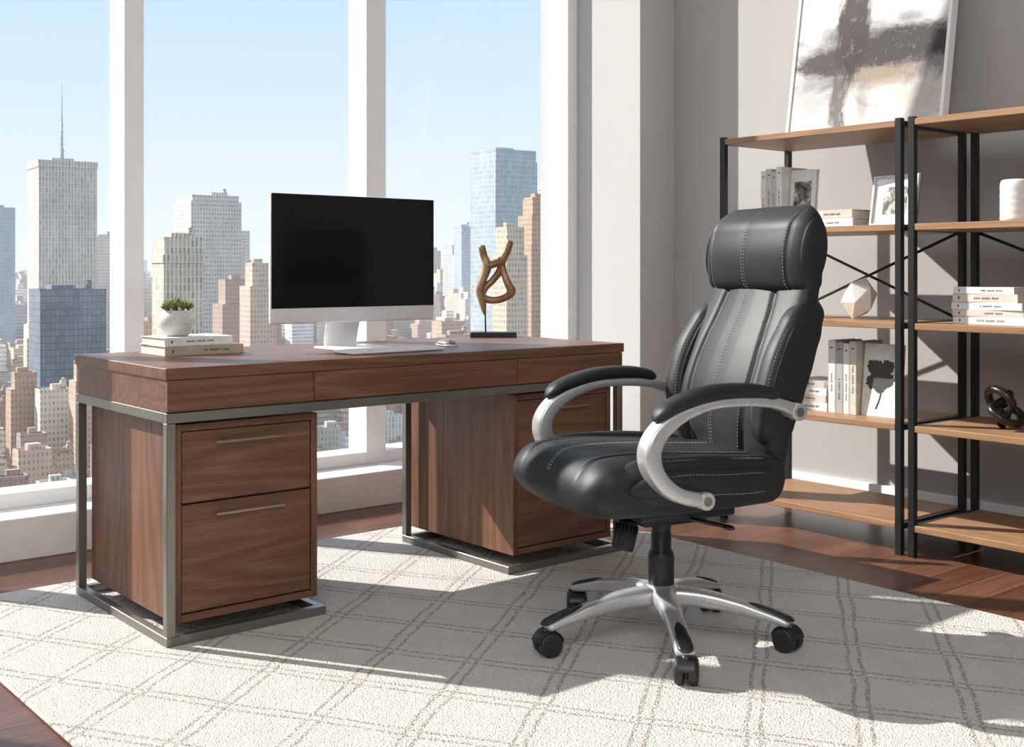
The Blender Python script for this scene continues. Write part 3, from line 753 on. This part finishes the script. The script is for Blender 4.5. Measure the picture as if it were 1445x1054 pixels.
def building(L_,D_,w,d,top,style,colr,label,rot=0,steps=None,group=None,roofstuff=True,R=random,haze=None,name='city_building'):
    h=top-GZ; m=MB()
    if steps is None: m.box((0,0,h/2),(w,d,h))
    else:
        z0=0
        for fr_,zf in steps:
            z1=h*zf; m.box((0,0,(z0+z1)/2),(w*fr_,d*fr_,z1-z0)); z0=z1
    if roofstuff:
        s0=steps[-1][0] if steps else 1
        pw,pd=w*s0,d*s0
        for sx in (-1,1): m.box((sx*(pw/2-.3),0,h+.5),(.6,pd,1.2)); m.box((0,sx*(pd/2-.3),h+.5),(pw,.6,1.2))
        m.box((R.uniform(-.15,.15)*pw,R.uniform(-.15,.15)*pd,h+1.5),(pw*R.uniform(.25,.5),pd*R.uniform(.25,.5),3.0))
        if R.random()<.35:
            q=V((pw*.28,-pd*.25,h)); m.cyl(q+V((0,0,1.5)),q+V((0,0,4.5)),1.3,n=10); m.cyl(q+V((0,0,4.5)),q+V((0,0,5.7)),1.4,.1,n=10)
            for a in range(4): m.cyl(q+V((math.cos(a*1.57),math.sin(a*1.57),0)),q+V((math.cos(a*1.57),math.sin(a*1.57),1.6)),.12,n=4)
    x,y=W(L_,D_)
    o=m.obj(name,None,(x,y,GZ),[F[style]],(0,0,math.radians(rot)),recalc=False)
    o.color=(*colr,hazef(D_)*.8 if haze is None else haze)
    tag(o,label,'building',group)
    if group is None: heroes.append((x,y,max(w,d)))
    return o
# landmark towers  (lateral metres, distance metres)
o=building(-254,664,31,30,60,'ribbed',(.66,.60,.51),'tall pale stone office tower with a rooftop antenna mast',-6,[(1,.985),(1.02,1.0)],haze=.12)
h=60-GZ; m=MB()
m.cyl((0,0,h),(0,0,h+9),1.2,.9,n=10); m.cyl((0,0,h+9),(0,0,h+24),.6,.45,n=8); m.cyl((0,0,h+24),(0,0,h+46),.3,.12,n=6)
for k in range(6): m.box((0,0,h+8+k*3.5),(3.4-k*.45,.3,.3)); m.box((0,0,h+6+k*3.5),(.3,3.4-k*.45,.3))
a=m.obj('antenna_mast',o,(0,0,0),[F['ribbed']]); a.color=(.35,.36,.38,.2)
building(-204,540,29,20,-9,'glass',(.10,.115,.15),'dark blue glass office block',-4,haze=.08)
building(-200,482,12,10,-42,'punched',(.46,.29,.19),'brown brick block in front of dark glass',-5,[(1,.93),(.7,1)],haze=.10)
building(-185,474,12,10,-48,'punched',(.70,.62,.50),'cream apartment block in front of dark glass',-5,haze=.10)
building(-168,466,12,10,-36,'punched',(.56,.40,.28),'tan brick apartment block with rooftop tank',-5,[(1,.92),(.75,1)],haze=.10)
building(-154,500,11,10,-22,'punched',(.50,.34,.24),'brown masonry apartment tower',-5,[(1,.92),(.75,1)],haze=.10)
building(-382,880,16,16,46,'glass',(.36,.44,.50),'slim blue glass tower beside a stone tower',-4)
building(-308,880,15,20,24,'punched',(.60,.53,.45),'beige mid-rise tower with punched windows',-2)
building(-138,485,16,16,13,'ribbed',(.72,.64,.50),'cream tower with tall vertical window bays and a cornice',-6,[(1,.93),(1.06,.955),(.97,1.0)],haze=.06)
building(-172,664,29,29,41,'punched',(.68,.64,.57),'pale grey stepped residential tower',-5,[(1,.985),(.92,1.0)],haze=.12)
building(-235,980,24,24,32,'band',(.55,.50,.45),'distant tan office tower',0)
building(-143,600,15,14,-5,'punched',(.44,.28,.19),'brown brick apartment tower',-5,[(1,.9),(.7,1)])
building(-121,560,13,13,3,'punched',(.62,.47,.34),'tan stone apartment tower',-5,[(1,.92),(.7,1)])
building(-188,800,13,13,12,'punched',(.62,.48,.35),'sandstone apartment tower with a setback crown',-5,[(1,.92),(.7,1)])
building(-5,720,31,27,72,'glass',(.48,.55,.58),'tall pale blue glass skyscraper',-4,[(1,.97),(.96,1.0)],haze=.15)
building(11,560,14,13,34,'punched',(.56,.38,.25),'stepped brown art-deco apartment tower',-4,[(1,.86),(.86,.95),(.62,1.0)],haze=.06)
building(-1,505,11,11,18,'punched',(.68,.56,.42),'slim cream stepped apartment tower',-4,[(1,.92),(.8,1)],haze=.06)
building(-46,1100,12,12,40,'glass',(.44,.50,.54),'distant blue glass tower',0)
building(-62,1250,14,14,25,'band',(.5,.48,.45),'distant slender grey office tower',0)
building(-92,955,20,16,14,'punched',(.56,.45,.36),'distant brown masonry office tower',0)
# ordinary blocks
pal=[((.44,.22,.14),'red brick'),((.60,.42,.28),'tan brick'),((.72,.62,.48),'cream stone'),((.78,.75,.70),'white'),((.50,.46,.42),'grey'),((.45,.28,.18),'brown brick'),((.66,.51,.36),'sandstone'),((.62,.53,.42),'beige'),((.52,.34,.22),'brown brick'),((.36,.33,.31),'dark grey')]
R=random.Random(23)
rows=[410,431,454,479,506,535,566,600,638,680,726,776,830]
nb=0
for ri,Dd in enumerate(rows):
    L_=-.49*Dd+R.uniform(0,8); end=.05*Dd
    while L_<end:
        w=R.uniform(8,15)*(Dd/500); d=R.uniform(7.5,10.5)*(Dd/560)
        md=.172*(430/Dd)**1.45*R.uniform(.88,1.10)
        if R.random()<.16 and Dd>560: md*=R.uniform(.45,.8)
        top=1-Dd*md
        cl,nm=R.choice(pal); k=R.uniform(.85,1.1); cl=tuple(min(.8,x*k) for x in cl)
        stl=R.choice(['punched','punched','punched','punched','band','ribbed'])
        Dj=Dd+R.uniform(-3,3); x,y=W(L_+w/2,Dj)
        ok=all((x-a)**2+(y-b)**2>(.56*(s0+max(w,d)))**2 for a,b,s0 in heroes)
        rr=-5+R.uniform(-4,4); sp2=[(1,R.uniform(.85,.95)),(R.uniform(.6,.85),1)] if R.random()<.35 else None
        if ok and nb<282:
            nb+=1
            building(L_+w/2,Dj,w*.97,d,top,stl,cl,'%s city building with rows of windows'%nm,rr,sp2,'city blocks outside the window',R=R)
        L_+=w*1.2+R.uniform(.5,1.8)
print('blocks',nb)
# far skyline mass
m=MB(); fm=[]
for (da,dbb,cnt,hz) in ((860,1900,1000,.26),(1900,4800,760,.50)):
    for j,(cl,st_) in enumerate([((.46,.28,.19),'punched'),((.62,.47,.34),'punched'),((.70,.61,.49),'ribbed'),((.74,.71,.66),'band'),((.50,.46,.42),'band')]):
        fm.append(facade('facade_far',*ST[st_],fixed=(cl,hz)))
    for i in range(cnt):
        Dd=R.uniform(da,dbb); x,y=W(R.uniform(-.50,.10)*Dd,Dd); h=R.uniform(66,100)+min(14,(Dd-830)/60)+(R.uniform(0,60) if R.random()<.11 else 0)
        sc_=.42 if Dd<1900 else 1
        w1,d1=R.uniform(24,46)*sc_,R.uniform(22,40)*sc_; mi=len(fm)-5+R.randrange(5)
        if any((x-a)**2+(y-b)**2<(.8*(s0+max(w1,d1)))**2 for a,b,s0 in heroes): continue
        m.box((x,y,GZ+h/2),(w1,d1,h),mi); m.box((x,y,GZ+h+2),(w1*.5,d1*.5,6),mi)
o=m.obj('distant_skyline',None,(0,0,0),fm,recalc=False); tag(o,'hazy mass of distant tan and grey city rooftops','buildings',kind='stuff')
t=NT('city_streets'); co=t.coord(); n1=t.noise(co,.02,4); t.base(t.ramp(n1,[(.3,(.20,.17,.14)),(.6,(.30,.26,.21)),(.8,(.18,.19,.12))])); t.set(.9)
x,y=W(-1000,4500)
tag(MB().add([(-7000,-5000,0),(7000,-5000,0),(7000,7000,0),(-7000,7000,0)],[[0,1,2,3]],0,False).obj('city_ground',None,(x,y,GZ),[t.m]),'grey city streets far below the window','ground',kind='stuff')

# ------------------------------------------------------------------ light
w=bpy.data.worlds.new('sky'); SC.world=w; w.use_nodes=True; nt=w.node_tree
bg=nt.nodes['Background']; tc=nt.nodes.new('ShaderNodeTexCoord'); sp_=nt.nodes.new('ShaderNodeSeparateXYZ'); nt.links.new(tc.outputs['Generated'],sp_.inputs[0])
rp=nt.nodes.new('ShaderNodeValToRGB'); nt.links.new(sp_.outputs[2],rp.inputs[0]); e=rp.color_ramp.elements
e[0].position=0; e[0].color=(.84,.90,.94,1); e[1].position=1; e[1].color=(.38,.55,.85,1)
for p,cc in ((.06,(.78,.87,.94)),(.14,(.66,.80,.94)),(.25,(.54,.72,.92))):
    q=e.new(p); q.color=(*cc,1)
nt.links.new(rp.outputs[0],bg.inputs[0]); bg.inputs[1].default_value=1.12
sd=V((.60,-1.0,-.82)).normalized()
l=bpy.data.lights.new('sun','SUN'); l.energy=7.4; l.angle=math.radians(.55); l.color=(1,.96,.90)
o=bpy.data.objects.new('sun',l); COL.objects.link(o); o.rotation_euler=sd.to_track_quat('-Z','Y').to_euler(); o.location=(0,6,8)
l=bpy.data.lights.new('fill_light','AREA'); l.energy=130; l.shape='RECTANGLE'; l.size=3.5; l.size_y=2.2; l.color=(.97,.98,1)  # added fill lamp behind the camera, no fixture there; lifts the room's shadows
o=bpy.data.objects.new('fill_light',l); COL.objects.link(o); o.location=(-1.8,-4.2,3.2); o.rotation_euler=(V((1.0,0,.5))-V((-1.8,-4.2,3.2))).to_track_quat('-Z','Y').to_euler()

# ------------------------------------------------------------------ camera
cam=bpy.data.cameras.new('camera'); cam.lens=1660/1445*36; cam.sensor_width=36; cam.sensor_fit='HORIZONTAL'; cam.shift_y=-147/1445; cam.clip_end=20000; cam.clip_start=.05
o=bpy.data.objects.new('camera',cam); COL.objects.link(o); o.location=(CX,CY,1.03); o.rotation_euler=(math.radians(90),0,math.radians(-39.65)); SC.camera=o
